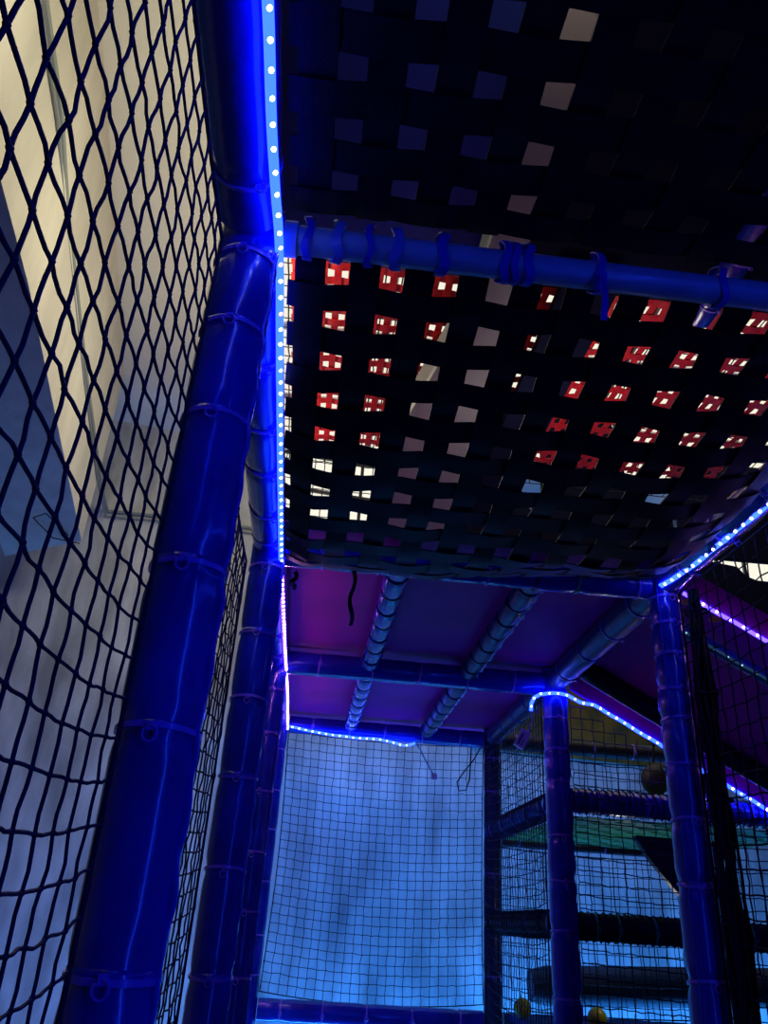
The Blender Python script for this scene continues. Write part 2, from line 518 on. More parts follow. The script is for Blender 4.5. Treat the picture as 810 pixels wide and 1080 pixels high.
def farP(x, z):
    s = (x + .13) / 1.13
    k = 4 * s * (1 - s)
    return V((x + 0.02 * math.sin(PI * (z + .34) / 1.27) * (0.5 - s) * 2 * (1 if s < .5 else .4), Y4 + 0.04 * k, z - 0.035 * k * (1 - max(0, z) * .7) + 0.012))


net('safety_net', farP, rng(-0.125, 0.998, 0.0445), rng(-0.335, 0.935, 0.0445), 0.0017, ROPE_BLACK,
    'square dark net filling the far opening before the blue-lit wall', seed=5)


def planeY(y, bow=0.02, xa=XR, xb=XO):
    def f(x, z):
        s = (x - xa) / (xb - xa)
        k = 4 * s * (1 - s)
        return V((x, y + bow * k, z - 0.02 * k))
    return f


def zramp(x):
    return 0.942 - 0.53 * (x - 1.119)


net('safety_net', planeY(Y3 - .055, -.012), rng(XR + .05, XO - .05, 0.046), rng(-0.9, 0.93, 0.046), 0.0021, ROPE,
    'dark net hanging below the purple ramp in front of the green platform', keep=lambda x, z: z < zramp(x) - .03, seed=6, border=False)
net('safety_net', planeY(Y4 + .0), rng(XR + .05, XO - .05, 0.046), rng(-0.33, 0.42, 0.046), 0.0020, ROPE_BLACK,
    'dark net at the back of the right cell, below the green platform', seed=7)
net('safety_net', planeY(Y4 + .0), rng(XR + .05, XO - .05, 0.046), rng(0.515, 0.93, 0.046), 0.0020, ROPE_BLACK,
    'dark net at the back of the right cell, above the green platform', seed=8)
net('safety_net', sagx(1.0, -0.01, Y3 + .05, Y4 - .05, -.9, .94), rng(Y3 + .05, Y4 - .05, 0.046), rng(-0.9, 0.92, 0.046), 0.0020, ROPE,
    'dark net on the left side of the right cell, beside the far net', seed=9)
net('safety_net', sagx(XR + .02, -0.02, 0.3, Y2 - .06, -.9, .9), rng(0.9, Y2 - .06, 0.055), rng(-0.9, 0.93, 0.055), 0.0022, ROPE_BLACK,
    'wide dark net at the right edge hanging from the strip-lit rail', seed=10)

# gathered net curtain beside the right post
bt = thing('gathered_net', (1.085, 2.09, FLOOR), 'bunched black netting hanging beside the crinkled right post', 'net', 'rope safety nets')
m = MB()
for k in range(26):
    a = random.random() * 2 * PI
    rr = 0.027 * math.sqrt(random.random())
    pts = []
    for q in range(60):
        z = lerp(0.93, FLOOR, q / 59)
        sw = 0.45 + 0.75 * min(1, max(0, (0.95 - z) / .35))
        aa = a + 0.9 * math.sin(q * .23 + k)
        pts.append(V((1.078 + rr * sw * math.cos(aa), 2.085 + rr * sw * math.sin(aa), z)) + V((noise.noise(V((k, q * .4, 0))), noise.noise(V((k, q * .4, 7))), 0)) * .006)
    m.tube(pts, 0.0042, 5)
m.build('bunched_ropes', ROPE_BLACK, bt)
for z in (0.86, 0.62, 0.34, 0.05, -.25):
    m = MB()
    loop = [V((1.078 + .030 * math.cos(q * PI / 8), 2.085 + .030 * math.sin(q * PI / 8), z + .004 * math.sin(q))) for q in range(17)]
    m.tube(loop, 0.004, 5, False)
    m.build('binding_cord', ROPE_BLACK, bt)


# ------------------------------------------------------------------ woven belt nets overhead
def belt_net(root, X, Ys, surf, wx, wy, mat, xext, yext, thick=0.003, name='belt', drop=0.0035):
    for i, x in enumerate(X):
        m = MB()
        pts, nr = [], []
        n = int((yext[1] - yext[0]) / 0.024)
        for q in range(n + 1):
            y = lerp(yext[0], yext[1], q / n)
            j = min(range(len(Ys)), key=lambda k: abs(Ys[k] - y))
            ph = math.cos(PI * (y - Ys[j]) / (abs(Ys[1] - Ys[0])))
            sgn = 1 if (i + j) % 2 == 0 else -1
            p = surf(x, y)
            pts.append(p + V((0, 0, sgn * drop * ph)))
            e = .01
            dx = surf(x + e, y) - surf(x - e, y)
            dy = surf(x, y + e) - surf(x, y - e)
            nr.append(dx.cross(dy).normalized())
        m.ribbon(pts, nr, wx, thick)
        m.build(name, mat, root)
    for j, y in enumerate(Ys):
        m = MB()
        pts, nr = [], []
        n = int((xext[1] - xext[0]) / 0.024)
        for q in range(n + 1):
            x = lerp(xext[0], xext[1], q / n)
            i = min(range(len(X)), key=lambda k: abs(X[k] - x))
            ph = math.cos(PI * (x - X[i]) / (abs(X[1] - X[0])))
            sgn = -1 if (i + j) % 2 == 0 else 1
            p = surf(x, y)
            pts.append(p + V((0, 0, sgn * drop * ph)))
            e = .01
            dx = surf(x + e, y) - surf(x - e, y)
            dy = surf(x, y + e) - surf(x, y - e)
            nr.append(dx.cross(dy).normalized())
        m.ribbon(pts, nr, wy, thick)
        m.build(name, mat, root)


def interp(t, tab):
    for (a, va), (b, vb) in zip(tab, tab[1:]):
        if t <= b:
            s = (t - a) / (b - a)
            s = s if len(tab) == 2 else s * s * (3 - 2 * s) * .25 + s * .75
            return lerp(va, vb, s)
    return tab[-1][1]


BX = [0.015 + 0.0945 * k for k in range(-1, 11)]       # lengthwise belts


def near_surf(x, y):
    e = max(0, (y - 0.78) / 0.2)
    return V((x, y, 1.03 + 0.022 * e * e))


r1 = thing('belt_net', (0.43, 0.4, 1.03), 'flat black woven belt net overhead, nearer than the pale cross rail', 'net', 'woven belt nets')
belt_net(r1, BX, [0.98 - .052 - .0965 * k for k in range(13)][::-1], near_surf, 0.054, 0.057, BELT, (XL + .06, XR - .06), (-0.26, 0.958))

G = [(0, -.045), (.04, 0.005), (.12, .022), (.2, .045), (.28, .068), (.36, .092), (.44, .108), (.52, .122), (.6, .136), (.7, .146), (.8, .142), (.88, .118), (.95, .07), (1, .03)]


def sag_surf(x, y):
    t = (y - Y1) / (Y2 - Y1)
    gz = interp(min(1, max(0, t)), G)
    s = (x - XL) / (XR - XL)
    h = 1.0
    if s < 0.10:
        h = 0.62 + 0.38 * (s / 0.10)
    if s > 0.72:
        q = (s - 0.72) / 0.28
        h = 1 - 0.9 * q ** 2.2
    if t > .7 and s > .4:
        h *= 1 - .6 * min(1, (t - .7) / .25) * min(1, (s - .4) / .3)
    wob = 0.010 * noise.noise(V((x * 7, y * 6, 3))) * min(1, t * 2)
    return V((x, y, 1.0 - gz * h + wob))


r2 = thing('belt_net', (0.43, 1.6, 0.86), 'sagging black woven belt net overhead, beyond the pale cross rail', 'net', 'woven belt nets')
belt_net(r2, BX, [Y1 + .11 + .0955 * k for k in range(12)], sag_surf, 0.053, 0.055, BELT, (XL + .06, XR - .055), (Y1 + .022, Y2 - .045), drop=0.004)

# lacing straps that tie the belt nets to the cross rail
STRAP_BLUE = node_mat('blue_lacing_strap', (0.02, 0.04, 0.5), 0.4, bump=.05)
STRAP_CLEAR = node_mat('pale_lacing_strap', (0.12, 0.22, 0.55), 0.3, bump=.05)
for x, mt, wd, nn in ((-.085, STRAP_BLUE, .012, 1), (-.035, STRAP_CLEAR, .016, 1), (.017, STRAP_BLUE, .010, 1), (.062, STRAP_CLEAR, .016, 1),
                      (.140, STRAP_BLUE, .016, 1), (.245, STRAP_BLUE, .014, 1), (.262, STRAP_BLUE, .012, 1), (.285, STRAP_BLUE, .014, 1), (.405, STRAP_BLUE, .013, 1), (.62, STRAP_BLUE, .012, 1)):
    m = MB()
    loop = [V((x + .004 * math.sin(q * 1.1 + x * 40), Y1 + (.0275 + .001 * math.sin(q)) * math.cos(q * PI / 10), 1.006 + .040 * math.sin(q * PI / 10))) for q in range(21)]
    m.ribbon(loop, [(p - V((x, Y1, 1.006))).normalized() for p in loop], wd, 0.0025)
    so = m.build('lacing_strap', mt, r1)
m = MB()
pts = [V((.405 - .006 * q / 8, Y1 - .036 + .004 * math.sin(q), .975 - .0125 * q)) for q in range(9)]
m.ribbon(pts, V((0, -1, .1)), 0.011, 0.002)
o = m.build('hanging_strap', STRAP_BLUE, r1)
o['label'] = 'blue strap end dangling from the pale rail'
# loose black strap ends under the sagging net
for x0, z0, ln in ((0.078, 0.90, .17), (-.09, .88, .06)):
    m = MB()
    n = 10
    pts = [V((x0 + .006 * math.sin(q * .9), Y2 - .10 + .01 * math.sin(q * .5), z0 - ln * q / n)) for q in range(n + 1)]
    m.ribbon(pts, [V((math.sin(q * .5), -1, 0)).normalized() for q in range(n + 1)], 0.013, 0.002)
    o = m.build('loose_strap', BELT, r2)

# ------------------------------------------------------------------ purple deck
XS = [XL - .05, JX[0], JX[1], XR + .045]
YS = [Y2 - .05, Y3, Y4 + .15]
PL = [['purple deck panel at upper left glowing pink beside the strip', 'wide plain purple deck panel in the middle of the near row', 'purple deck panel at right of the near row with a bluish sheen'],
      ['small blue-sheened purple deck panel at left beyond the middle rail', 'small purple deck panel in the middle beyond the middle rail', 'small magenta deck panel at right beyond the middle rail']]
for j in range(2):
    for i in range(3):
        m = MB()
        # soft upholstered panel, slightly quilted underside
        nx, ny = 14, 14
        x0, x1 = XS[i] + .0004, XS[i + 1] - .0004
        y0, y1 = YS[j] + .0004, YS[j + 1] - .0004
        b = len(m.v)
        for q in range(ny + 1):
            for p in range(nx + 1):
                x, y = lerp(x0, x1, p / nx), lerp(y0, y1, q / ny)
                ed = min(p, nx - p, q, ny - q)
                z = 1.053 + (0.006 if ed == 0 else 0) - 0.004 * noise.noise(V((x * 6, y * 6, i + 3 * j)))
                m.v.append(V((x, y, z)))
        for q in range(ny):
            for p in range(nx):
                a = b + q * (nx + 1) + p
                m.f.append((a, a + nx + 1, a + nx + 2, a + 1))
        m.box((x0, y0, 1.060), (x1, y1, 1.078))
        tag(m.build('deck_panel', PURPLE), PL[j][i], 'panel', 'purple deck panels')

# ------------------------------------------------------------------ purple ramp at right
ramp = thing('purple_ramp', (1.7, 2.8, 0.4), 'sloping purple padded ramp descending to the right behind the right post', 'ramp')


def rp(x, y, dz=0.0):
    return V((x, y, zramp(x) + dz))


m = MB()
nx, ny = 26, 14
b = 0
for q in range(ny + 1):
    for p in range(nx + 1):
        x, y = lerp(1.10, 2.2, p / nx), lerp(Y2 - .01, YF + .02, q / ny)
        m.v.append(rp(x, y, 0.075 + 0.004 * noise.noise(V((x * 5, y * 5, 1)))))
for q in range(ny):
    for p in range(nx):
        a = q * (nx + 1) + p
        m.f.append((a, a + nx + 1, a + nx + 2, a + 1))
m.prism([rp(1.10, Y2 - .01, .082), rp(2.2, Y2 - .01, .082), rp(2.2, YF + .02, .082), rp(1.10, YF + .02, .082)], (0, 0, .03))
m.build('padded_panel', PURPLE, ramp)
m = MB()
m.prism([rp(1.10, YF, 0.0), rp(2.2, YF, 0.0), rp(2.2, YF, .078), rp(1.10, YF, .078)], (0, .02, 0))
m.build('side_board', PURPLE, ramp)
m = MB()
m.prism([rp(1.10, Y2 - .01, 0.03), rp(2.2, Y2 - .01, 0.03), rp(2.2, Y2 - .01, .085), rp(1.10, Y2 - .01, .085)], (0, .012, 0))
m.build('side_board', PURPLE, ramp)
m = MB()
m.ring_tube([rp(lerp(1.10, 2.2, q / 40), 3.13, .035) for q in range(41)], [.040] * 41, 14)
m.build('edge_padding', VINYL_BLACK, ramp)
m = MB()
m.ring_tube([rp(lerp(1.13, 2.2, q / 40), 2.42, .03) for q in range(41)], [.022] * 41, 14)
o = m.build('edge_padding', node_mat('teal_tube_vinyl', (0.02, 0.12, 0.28), 0.3, coat=.4, bump=.1), ramp)
o['label'] = 'teal padded tube under the ramp'
for p in ((1.172, 2.31, 0.914 + .07), (1.262, 2.32, 0.87 + .065)):
    m = MB()
    m.ball(rp(p[0], p[1], 0.072), 0.022, 14, 8, (1, 1, .35))  # small flattened orange dot on the ramp underside
    o = m.build('orange_dot', ORANGE, ramp)


# ------------------------------------------------------------------ light strips
def led_strip(name, path, nrm, label, pitch, tape, diode, w=0.014, odd=None, dsize=0.0038, tapes=None, dfrom=0.0):
    """flat glowing sleeve along path with a bead every pitch; tapes = [(from, to, material)] in arc fraction"""
    path = [V(p) for p in path]
    seg = [0.0]
    for a, c in zip(path, path[1:]):
        seg.append(seg[-1] + (c - a).length)
    L = seg[-1]

    def at(s):
        s = min(L, max(0, s))
        for i in range(len(path) - 1):
            if s <= seg[i + 1] or i == len(path) - 2:
                t = (s - seg[i]) / max(1e-9, seg[i + 1] - seg[i])
                return path[i].lerp(path[i + 1], t), (path[i + 1] - path[i]).normalized()
    root = thing(name, path[0], label, 'light strip', 'LED light strips')
    for (f0, f1, tm) in (tapes or [(0, 1, tape)]):
        n = max(2, int((f1 - f0) * L / 0.03))
        m = MB()
        pts = [at(lerp(f0, f1, q / n) * L)[0] + V((0, 0, .0015 * math.sin(q * 1.3))) for q in range(n + 1)]
        m.ribbon(pts, V(nrm), w, 0.004)
        m.build('glowing_sleeve', tm, root)
    mesh = {}

    def dmesh(mt):
        if mt.name not in mesh:
            q = MB()
            q.ball((0, 0, 0), dsize, 8, 6)
            me = bpy.data.meshes.new('diode')
            me.from_pydata([tuple(p) for p in q.v], [], q.f)
            me.materials.append(mt)
            me.polygons.foreach_set('use_smooth', [True] * len(me.polygons))
            mesh[mt.name] = me
        return mesh[mt.name]
    n = int((L - dfrom) / pitch)
    rest = MB()
    for k in range(n):
        p, t = at(dfrom + (k + .5) * pitch)
        nn = V(nrm)
        nn = (nn - t * nn.dot(t)).normalized()
        p = p + nn * 0.003
        if k < 100:
            mt = odd[k] if odd and k in odd else diode
            o = bpy.data.objects.new('diode', dmesh(mt))
            COL.objects.link(o)
            o.parent = root
            o.location = p + V((0, 0, H)) - root.location
        else:
            rest.ball(p, dsize, 8, 6)
    if rest.v:
        o = rest.build('distant_diodes', diode, root)
        o['kind'] = 'stuff'
    return root


lx, lz = XL + 0.044, 1.0 - 0.056
yj = [-.3, 0.1, 0.50, 0.75, 0.9, 0.955, 1.0, 1.05, 1.2, 1.6, 2.2, 3.0, 3.8, Y4 - .06]
led_strip('light_strip', [(lx + (-.004 if y < .9 else .002) + .006 * math.sin(y * 2), y, lz + (.012 if .94 < y < 1.06 else .0) - 0.001) for y in yj], (0.6, -0.25, -0.75),
          'bright blue light strip running along the left rail from foreground to far corner', 0.0385, BLUE_TAPE, DIODE, odd={12: DIODE_RED, 15: DIODE_RED, **{k: DIODE_PINK for k in range(46, 100)}},
          tapes=[(0, .51, BLUE_TAPE), (.51, 1, LAV_TAPE)], dfrom=.81)
led_strip('light_strip', [(1.043, -.5, .95), (1.043, 0.6, .95), (1.043, 1.5, .953), (1.030, 2.0, .957), (1.012, Y2 - .055, .962)], (-0.45, -0.35, -0.85),
          'beaded cyan-blue light strip along the right rail, rising to the right edge', 0.0385, CYAN_TAPE, DIODE, dsize=.0040, dfrom=1.8)
fl = led_strip('light_strip', [(XL + .055, Y4 - .055, .962), (0.066, Y4 - .055, .938), (.25, Y4 - .056, .928), (0.39, Y4 - .056, .931), (.46, Y4 - .056, .922), (0.526, Y4 - .058, .905), (.56, Y4 - .058, .914), (0.595, Y4 - .058, .926)],
               (0, -1, -.3), 'wavy beaded light strip along the top of the far net', 0.0385, CYAN_TAPE, DIODE, dsize=.0042)
m = MB()
m.tube([(0.595, Y4 - .058, .926), (0.625, Y4 - .058, .89), (.65, Y4 - .058, .845), (.685, Y4 - .058, .79), (.70, Y4 - .058, .765)], .0035, 6)
m.build('cable', CABLE, fl)
m = MB()
m.box((.69, Y4 - .066, .735), (.722, Y4 - .052, .77))
o = m.build('connector', WHITEPL, fl, bevel=.002, smooth=False)
o['label'] = 'small white connector hanging on the cable'

ry = YF - .006
rl = led_strip('light_strip', [(0.918, ry, .842), (0.921, ry, .875), (.935, ry, .902), (.965, ry, .921), (1.03, ry, .928), (1.085, ry, .922), (1.14, ry, .895)] +
               [(x, YF - .006, zramp(x) - .010) for x in (1.2, 1.5, 1.8, 2.19)],
               (0, -1, -.25), 'beaded blue light strip looping over a post then down the ramp edge', 0.0385, CYAN_TAPE, DIODE, dsize=.004, odd={**{k: DIODE_ROSE for k in range(7, 60, 2)}, 21: DIODE_RED, 23: DIODE_RED})
m = MB()
m.tube([(0.918, ry, .842), (.922, ry, .815), (.918, ry, .785), (.903, ry, .76), (.90, ry, .755)], .004, 6)
m.build('cable', CABLE, rl)
m = MB()
pq = [V((-.022, 0, -.04)), V((.022, 0, -.04)), V((.022, 0, .04)), V((-.022, 0, .04))]
rot = Matrix.Rotation(math.radians(28), 3, 'Y')
m.prism([rot @ p + V((.878, ry - .008, .722)) for p in pq], (0, .016, 0))
o = m.build('controller_box', WHITEPL, rl, smooth=False, bevel=.003)
o['label'] = 'white controller box hanging from the strip'
m = MB()
m.prism([rot @ V(p) + V((.878, ry - .0086, .722)) for p in ((-.013, 0, -.030), (-.003, 0, -.030), (-.003, 0, .02), (-.013, 0, .02))], (0, .001, 0))
m.prism([rot @ V(p) + V((.878, ry - .0086, .722)) for p in ((.003, 0, -.030), (.008, 0, -.030), (.008, 0, .0), (.003, 0, .0))], (0, .001, 0))
m.build('printed_lines', GREYPIPE, o, smooth=False)
led_strip('light_strip', [rp(x, Y2 - .016, .012) for x in (1.10, 1.4, 1.8, 2.19)], (0, -1, -.15), 'pale blue light strip on the near upper edge of the ramp', 0.045,
          PALE_TAPE, DIODE_ROSE, w=.011, dsize=.0036)
led_strip('light_strip', [rp(x, 2.398, .012) for x in (1.13, 1.4, 1.8, 2.19)], (0, -.8, -.6), 'dim teal light strip along the tube under the ramp', 0.05,
          DIM_TAPE, DIODE_DIM, w=.008, dsize=.003)

# black cable looped at the top right of the far net
m = MB()
m.tube([(.97, Y4 - .06, .93), (.93, Y4 - .065, .86), (.875, Y4 - .068, .79), (.835, Y4 - .068, .73), (.845, Y4 - .068, .685), (.885, Y4 - .068, .69), (.905, Y4 - .068, .75), (.91, Y4 - .066, .83), (.915, Y4 - .06, .93)], .004, 6)
tag(m.build('cable_loop', BLACKPL), 'loop of black cable hanging over the top right of the far net', 'cable')

# ------------------------------------------------------------------ green platform and things in the right cell
gr = thing('green_platform', (1.66, 4.0, 0.46), 'green woven platform at mid-height in the right cell', 'platform')
belt_net(gr, [XR + .085 + .083 * k for k in range(14)], [Y3 + .105 + .079 * k for k in range(14)], lambda x, y: V((x, y, .452)), .066, .058, GREEN, (XR + .055, XO - .055), (Y3 + .055, Y4 - .055), name='belt')

m = MB()
zb = -.35
m.box((XR + .06, Y3 + .06, zb - .03), (XO - .06, Y4 - .06, zb))
tag(m.build('lower_deck', DECKBLUE, smooth=False, bevel=.004), 'dark blue lower deck under the yellow balls', 'deck')
for i, (x, y, lb) in enumerate(((1.125, 4.33, 'yellow play ball at left on the lower deck, beside the far net post'), (1.38, 4.02, 'yellow play ball at right on the lower deck, below the black rail'))):
    m = MB()
    m.ball((x, y, zb + .0425), .0425, 22, 14)
    bo = tag(m.build('play_ball', YELLOW), lb, 'ball', 'yellow play balls')
    s = MB()
    ring = [V((x + .0427 * math.cos(q * PI / 14), y, zb + .0425 + .0427 * math.sin(q * PI / 14))) for q in range(29)]
    s.tube(ring, .0008, 4, False)
    s.build('moulding_seam', YELLOW, bo)

bg = thing('hanging_bag', (1.76, 4.05, .62), 'dark brown round bag hanging behind the net above the green platform', 'bag')
m = MB()
m.ball((1.76, 4.05, .735), .072, 20, 14, (1.0, .8, 1.05))
m.build('bag_body', BROWN, bg)
m = MB()
m.tube([(1.76, 4.05, .82), (1.765, 4.04, .9), (1.77, 4.04, 1.02)], .006, 6)
m.build('cord', ROPE_BLACK, bg)
m = MB()
m.prism([V((1.40, Y3 + .10, .40)), V((1.47, Y3 + .10, .30)), V((1.58, Y3 + .10, .18)), V((1.62, Y3 + .10, .10)), V((1.78, Y3 + .10, .095)), V((1.78, Y3 + .10, .40))], (0, .05, 0))
tag(m.build('corner_pad', BROWN, smooth=False, bevel=.01), 'dark brown padded gusset hanging under the green platform', 'pad')

m = MB()
m.ring_tube([V((lerp(1.28, 2.9, q / 20), 4.76, lerp(-.235, -.165, q / 20))) for q in range(21)], [.075] + [.092] + [.095] * 18 + [.06], 18)
tag(m.build('bolster', TEALPAD), 'long dark teal bolster lying before the far wall at lower right', 'bolster')

# ------------------------------------------------------------------ upper level seen through the belt net
rn = thing('red_belt_net', (0.9, 3.0, 2.3), 'red woven belt net on the level above, seen through the black belts', 'net', 'woven belt nets')
belt_net(rn, [-.24 + .056 * k for k in range(42)], [2.276 + .084 * k for k in range(17)], lambda x, y: V((x, y, 2.3)), .030, .042, RED, (-.26, 2.08), (2.245, 3.66))
net('upper_net', lambda x, y: V((x, y, 2.46)), rng(-.5, 3.0, .07), rng(2.26, 4.15, .07), .0035, ROPE_BLACK, 'black net under the bright ceiling panels, above the red belts', border=False)
net('upper_net', lambda x, z: V((x, 4.92, z)), rng(-.5, .6, .07), rng(1.9, 3.05, .07), .0035, ROPE_BLACK, 'black net hanging in front of the bright high window at left', border=False)
m = MB()
m.box((-.30, -.3, 2.18), (.45, 2.22, 2.21))
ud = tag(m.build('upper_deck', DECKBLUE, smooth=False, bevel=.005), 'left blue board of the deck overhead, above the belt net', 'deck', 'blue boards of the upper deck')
m = MB()
m.box((-.32, -.3, 1.80), (-.302, 2.22, 2.21))
m.build('light_baffle', DECKNAVY, ud, smooth=False)  # added skirt that keeps the aisle light off the deck underside
m = MB()
m.box((.46, -.3, 2.18), (2.6, 2.22, 2.21))
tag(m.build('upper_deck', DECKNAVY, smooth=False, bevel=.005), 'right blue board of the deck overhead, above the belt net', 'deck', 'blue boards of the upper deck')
# beige chute passing over the deck
m = MB()
lft = [(.42, .3), (.42, 1.0), (.42, 1.6), (.42, 2.1), (.405, 2.32), (.35, 2.6), (.295, 2.9), (.23, 3.4), (.20, 3.9), (.25, 4.6)]
rgt = [(.53, .3), (.535, .9), (.545, 1.69), (.575, 2.08), (.64, 2.5), (.68, 2.92), (.72, 3.4), (.72, 3.9), (.75, 4.6)]
m.prism([V((x, y, 2.0 + .02 * (y - 2))) for x, y in lft] + [V((x, y, 2.0 + .02 * (y - 2))) for x, y in rgt[::-1]], (0, 0, .16))
tag(m.build('slide_chute', TAN, smooth=False, bevel=.02), 'beige chute underside glimpsed through the belt holes, right of the red', 'slide')
m = MB()
m.box((.74, 2.1, 2.08), (.95, 3.9, 2.12))
tag(m.build('blue_pad', DECKNAVY, smooth=False, bevel=.005), 'blue pad beside the beige chute on the level above', 'pad')
padded('padded_rail', (1.30, .4, 2.1), (1.30, 2.2, 2.1), 'glossy blue padded rail on the level above, glimpsed at upper right', 'rail', RG, r=.05, seed=60)

m = MB()
m.prism([V((x, 4.2, z)) for x, z in ((.77, 2.05), (2.1, 2.05), (2.1, 2.40), (1.85, 2.45), (1.75, 3.06), (1.285, 3.06), (1.275, 2.44), (1.20, 2.30), (1.15, 2.42), (1.14, 3.06), (.77, 3.06))], (0, .04, 0))
tag(m.build('end_pad', DECKNAVY, smooth=False, bevel=.006), 'dark blue end pad standing behind the red net on the level above', 'pad')

for pts, lb in (([(2.35, 2.305), (2.53, 2.308), (4.2, 2.33), (4.2, 3.06), (2.35, 3.06)], 'dark hanging pad at the right edge, above the bright slit'),
                ([(2.35, 1.5), (4.2, 1.5), (4.2, 2.15), (2.84, 2.175), (2.77, 2.20), (2.72, 2.26), (2.51, 2.285), (2.35, 2.285)], 'dark hanging pad at the right edge, below the bright slit')):
    m = MB()
    m.prism([V((x, 4.62, z)) for x, z in pts], (0, .04, 0))
    tag(m.build('hanging_pad', DECKNAVY, smooth=False, bevel=.005), lb, 'pad', 'dark pads beside the bright slit')

# ------------------------------------------------------------------ the hall: floor, walls, ceiling
m = MB()
m.box((-4.5, -3, FLOOR - .1), (5.5, 7.2, FLOOR))
struct('floor', m, MAT)
CZ = 3.1
m = MB()
m.box((-4.5, -3, CZ), (5.5, 7.2, CZ + .1))
struct('ceiling', m, PAINT)


def wy(x):
    return 5.17 + .137 * x


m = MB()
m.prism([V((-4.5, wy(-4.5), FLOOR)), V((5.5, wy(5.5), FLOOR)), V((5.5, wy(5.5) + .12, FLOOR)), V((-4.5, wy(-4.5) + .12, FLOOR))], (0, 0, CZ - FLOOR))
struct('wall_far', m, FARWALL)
m = MB()
m.box((-4.62, -3, FLOOR), (-4.5, 7.2, CZ))
struct('wall_left', m, PLASTER)
m = MB()
m.box((5.5, -3, FLOOR), (5.62, 7.2, CZ))
struct('wall_right', m, DARKWALL)
m = MB()
m.box((-4.5, -3.12, FLOOR), (5.5, -3, CZ))
struct('wall_back', m, DARKWALL)
# boxed ceiling beam at left: bottom polygon and vertical faces, slightly out of square with the frame
m = MB()
bot = [V((-.80, .0, 1.9)), V((-1.078, 1.75, 1.9)), V((-1.127, 2.21, 1.9)), V((-1.45, 4.40, 1.9)), V((-2.0, 4.75, 1.9)), V((-1.9, 4.2, 1.9)), V((-1.55, 1.7, 1.9)), V((-1.35, 0, 1.9))]
m.prism(bot, (0, 0, CZ - 1.9))
struct('trim_1', m, PLASTER)
# conduit along the beam, and cable across the far wall
m = MB()
cp = [(-.93, .75, 2.42), (-1.075, 1.62, 2.30), (-1.12, 2.0, 2.24), (-1.41, 4.05, 2.22), (-1.47, 4.52, 2.24), (-1.52, 4.9, 2.28)]
cp = [(-1.115 + .02, 1.95, 2.47), (-1.16, 2.35, 2.42), (-1.30, 3.35, 2.36), (-1.44, 4.35, 2.34), (-1.50, 4.80, 2.36), (-1.52, 4.93, 2.38)]
m.tube([(-.98, 1.0, 2.50)] + cp, .018, 8)
m.tube([(-.99, 1.0, 2.46)] + [(x + .005, y, z - .04) for x, y, z in cp], .008, 8)
m.tube([(-1.52, 4.94, 2.37), (-1.1, wy(-1.1) - .015, 2.40), (-.3, wy(-.3) - .015, 2.42)], .012, 8)
m.tube([(-1.52, 4.94, 2.33), (-1.1, wy(-1.1) - .015, 2.365), (-.3, wy(-.3) - .015, 2.38)], .008, 8)
tag(m.build('conduit', GREYPIPE), 'grey conduit running along the boxed beam and across the far wall', 'conduit')
# black wire scribble hooked on the beam
m = MB()
m.tube([(-1.50, 4.3, 1.885), (-1.54, 4.0, 1.87), (-1.62, 4.05, 1.86), (-1.58, 4.3, 1.86), (-1.45, 4.38, 1.875)], .004, 6)
tag(m.build('loose_wire', BLACKPL), 'short black wire hooked under the end of the boxed beam', 'wire')
# olive printed panel on the far wall above the dark rail
m = MB()
m.prism([V((1.05, wy(1.05) - .03, 1.08)), V((3.3, wy(3.3) - .03, 1.08)), V((3.3, wy(3.3) - .03, 1.75)), V((1.05, wy(1.05) - .03, 1.75))], (0, .025, 0))
tag(m.build('printed_panel', OLIVE, smooth=False), 'olive and orange printed vinyl panel high on the far wall', 'panel')

# lit ceiling panels above the red net
k = 0
rows = ['near', 'second', 'third', 'far']
cols = ['leftmost', 'second from left', 'middle', 'fourth from left', 'rightmost']
for j in range(4):
    for i in range(5):
        x0 = -.50 + .72 * i
        y0 = 2.30 + .70 * j
        if y0 + .66 > wy(x0) - .002:
            continue
        p = thing('ceiling_light', (x0 + .35, y0 + .3, CZ - .03), 'square lit ceiling panel, %s of the %s row over the red net' % (cols[i], rows[j]), 'light', 'lit ceiling panels')
        m = MB()
        m.box((x0 + .01, y0 + .01, CZ - .02), (x0 + .69, y0 + .65, CZ - .012))
        m.build('diffuser', PANEL, p, smooth=False)
        m = MB()
        for a, c in (((x0, y0, CZ - .03), (x0 + .7, y0 + .01, CZ)), ((x0, y0 + .65, CZ - .03), (x0 + .7, y0 + .66, CZ)), ((x0, y0, CZ - .03), (x0 + .01, y0 + .66, CZ)), ((x0 + .69, y0, CZ - .03), (x0 + .7, y0 + .66, CZ))):
            m.box(a, c)
        m.build('frame', ALU, p, smooth=False)
# high windows in the far wall
for wi, (xa, xb, za, zb2, nv) in enumerate(((-.45, .62, 2.2, 3.07, 5), (2.6, 4.1, 2.30, 2.95, 6))):
    m = MB()
    m.prism([V((xa, wy(xa) - .02, za)), V((xb, wy(xb) - .02, za)), V((xb, wy(xb) - .02, zb2)), V((xa, wy(xa) - .02, zb2))], (0, .015, 0))
    wn = struct('window_%d' % (wi + 1), m, DAY)
    m = MB()
    for q in range(nv + 1):
        x = lerp(xa, xb, q / nv)
        m.box((x - .012, wy(x) - .045, za - .02), (x + .012, wy(x) - .015, zb2 + .02))
    for q in range(4 if wi == 0 else 2):
        z = lerp(za, zb2, q / (3 if wi == 0 else 1))
        m.prism([V((xa - .02, wy(xa) - .04, z - .012)), V((xb + .02, wy(xb) - .04, z - .012)), V((xb + .02, wy(xb) - .04, z + .012)), V((xa - .02, wy(xa) - .04, z + .012))], (0, .025, 0))
    fr = m.build('window_frame', BLACKPL, wn, smooth=False)


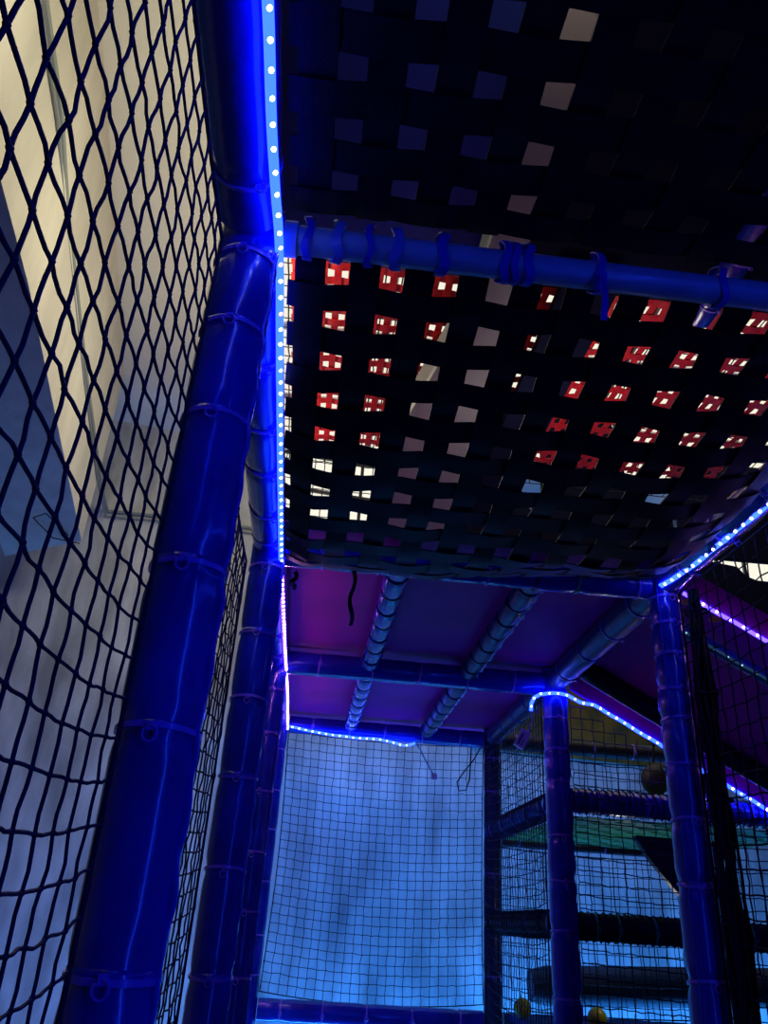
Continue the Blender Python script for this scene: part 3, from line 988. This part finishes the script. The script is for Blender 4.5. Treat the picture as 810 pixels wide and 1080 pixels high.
# ------------------------------------------------------------------ lights
def area(name, loc, target, size, sy, col, power):
    d = bpy.data.lights.new(name, 'AREA')
    d.shape = 'RECTANGLE'
    d.size, d.size_y = size, sy
    d.color = col
    d.energy = power
    o = bpy.data.objects.new(name, d)
    COL.objects.link(o)
    o.location = V(loc) + V((0, 0, H))
    o.rotation_euler = (V(target) - V(loc)).to_track_quat('-Z', 'Y').to_euler()
    return o


def bulb(name, loc, col, power, rad=.05):
    d = bpy.data.lights.new(name, 'POINT')
    d.color = col
    d.energy = power
    d.shadow_soft_size = rad
    o = bpy.data.objects.new(name, d)
    COL.objects.link(o)
    o.location = V(loc) + V((0, 0, H))
    return o


# unseen blue floods added low between the frame and the far wall, and along the left aisle
for fx, fy, fp in ((.3, 4.80, 16), (1.75, 5.0, 30), (3.1, 5.18, 30)):
    area('blue_flood', (fx, fy, -1.0), (fx, fy + .6, 0.12), 1.4, .08, (0.025, 0.27, 1.0), fp)
area('blue_fill_top', (0.9, 4.74, .98), (0.9, 5.35, 0.3), 2.6, .05, (0.03, 0.24, 1.0), 9)  # unseen blue light added to brighten the upper part of the wall
area('post_fill', (0.95, -.35, 0.2), (-.1, 1.3, 0.2), .04, 2.0, (0.01, 0.04, 1.0), 6)  # unseen light added behind the viewer for blue streaks on the posts
area('blue_flood_left', (-1.0, 3.6, -1.0), (-1.2, 4.9, 0.6), 1.2, .3, (0.09, 0.27, 1.0), 18)
# warm fill lights added beside the frame, hidden above the left rail
for yy in (1.2, 2.3, 3.4):
    bulb('aisle_fill', (-.43 - .01 * yy, yy, 2.2), (1.0, 0.92, 0.66), 13)
# small white fill added in the right cell, hidden behind the black rail
bulb('cell_fill', (1.55, 3.9, .048), (1.0, .95, .8), .9, .03)
# unseen fill lights added to brighten the chute and red net
area('upper_fill', (.48, .75, 1.62), (.48, .85, 2.2), .08, .5, (1.0, .76, .5), 1.7)
area('upper_fill_red', (.9, 2.7, 1.45), (1.0, 3.0, 2.4), .3, .3, (1.0, .9, .8), 3.5)

w = bpy.data.worlds.new('World')
SC.world = w
w.use_nodes = True
w.node_tree.nodes['Background'].inputs['Color'].default_value = (0.01, 0.02, 0.12, 1)
w.node_tree.nodes['Background'].inputs['Strength'].default_value = 0.15

# ------------------------------------------------------------------ camera
yaw, pitch, roll = 0.0724, 0.4789, 0.0658
fw = V((math.sin(yaw) * math.cos(pitch), math.cos(yaw) * math.cos(pitch), math.sin(pitch)))
rt = V((math.cos(yaw), -math.sin(yaw), 0))
up = rt.cross(fw)
rt2 = rt * math.cos(roll) + up * math.sin(roll)
up2 = -rt * math.sin(roll) + up * math.cos(roll)
cd = bpy.data.cameras.new('camera')
cam = bpy.data.objects.new('camera', cd)
COL.objects.link(cam)
cam.matrix_world = Matrix(((rt2.x, up2.x, -fw.x, 0), (rt2.y, up2.y, -fw.y, 0), (rt2.z, up2.z, -fw.z, H), (0, 0, 0, 1)))
cd.sensor_fit = 'VERTICAL'
cd.sensor_height = 36
cd.lens = 838.416 / 1080 * 36
cd.clip_start = 0.02
SC.camera = cam
SC.view_settings.view_transform = 'Standard'
SC.view_settings.look = 'None'
SC.view_settings.gamma = 1
SC.view_settings.exposure = 0
SC.view_settings.use_curve_mapping = False
SC.cycles.use_denoising = True
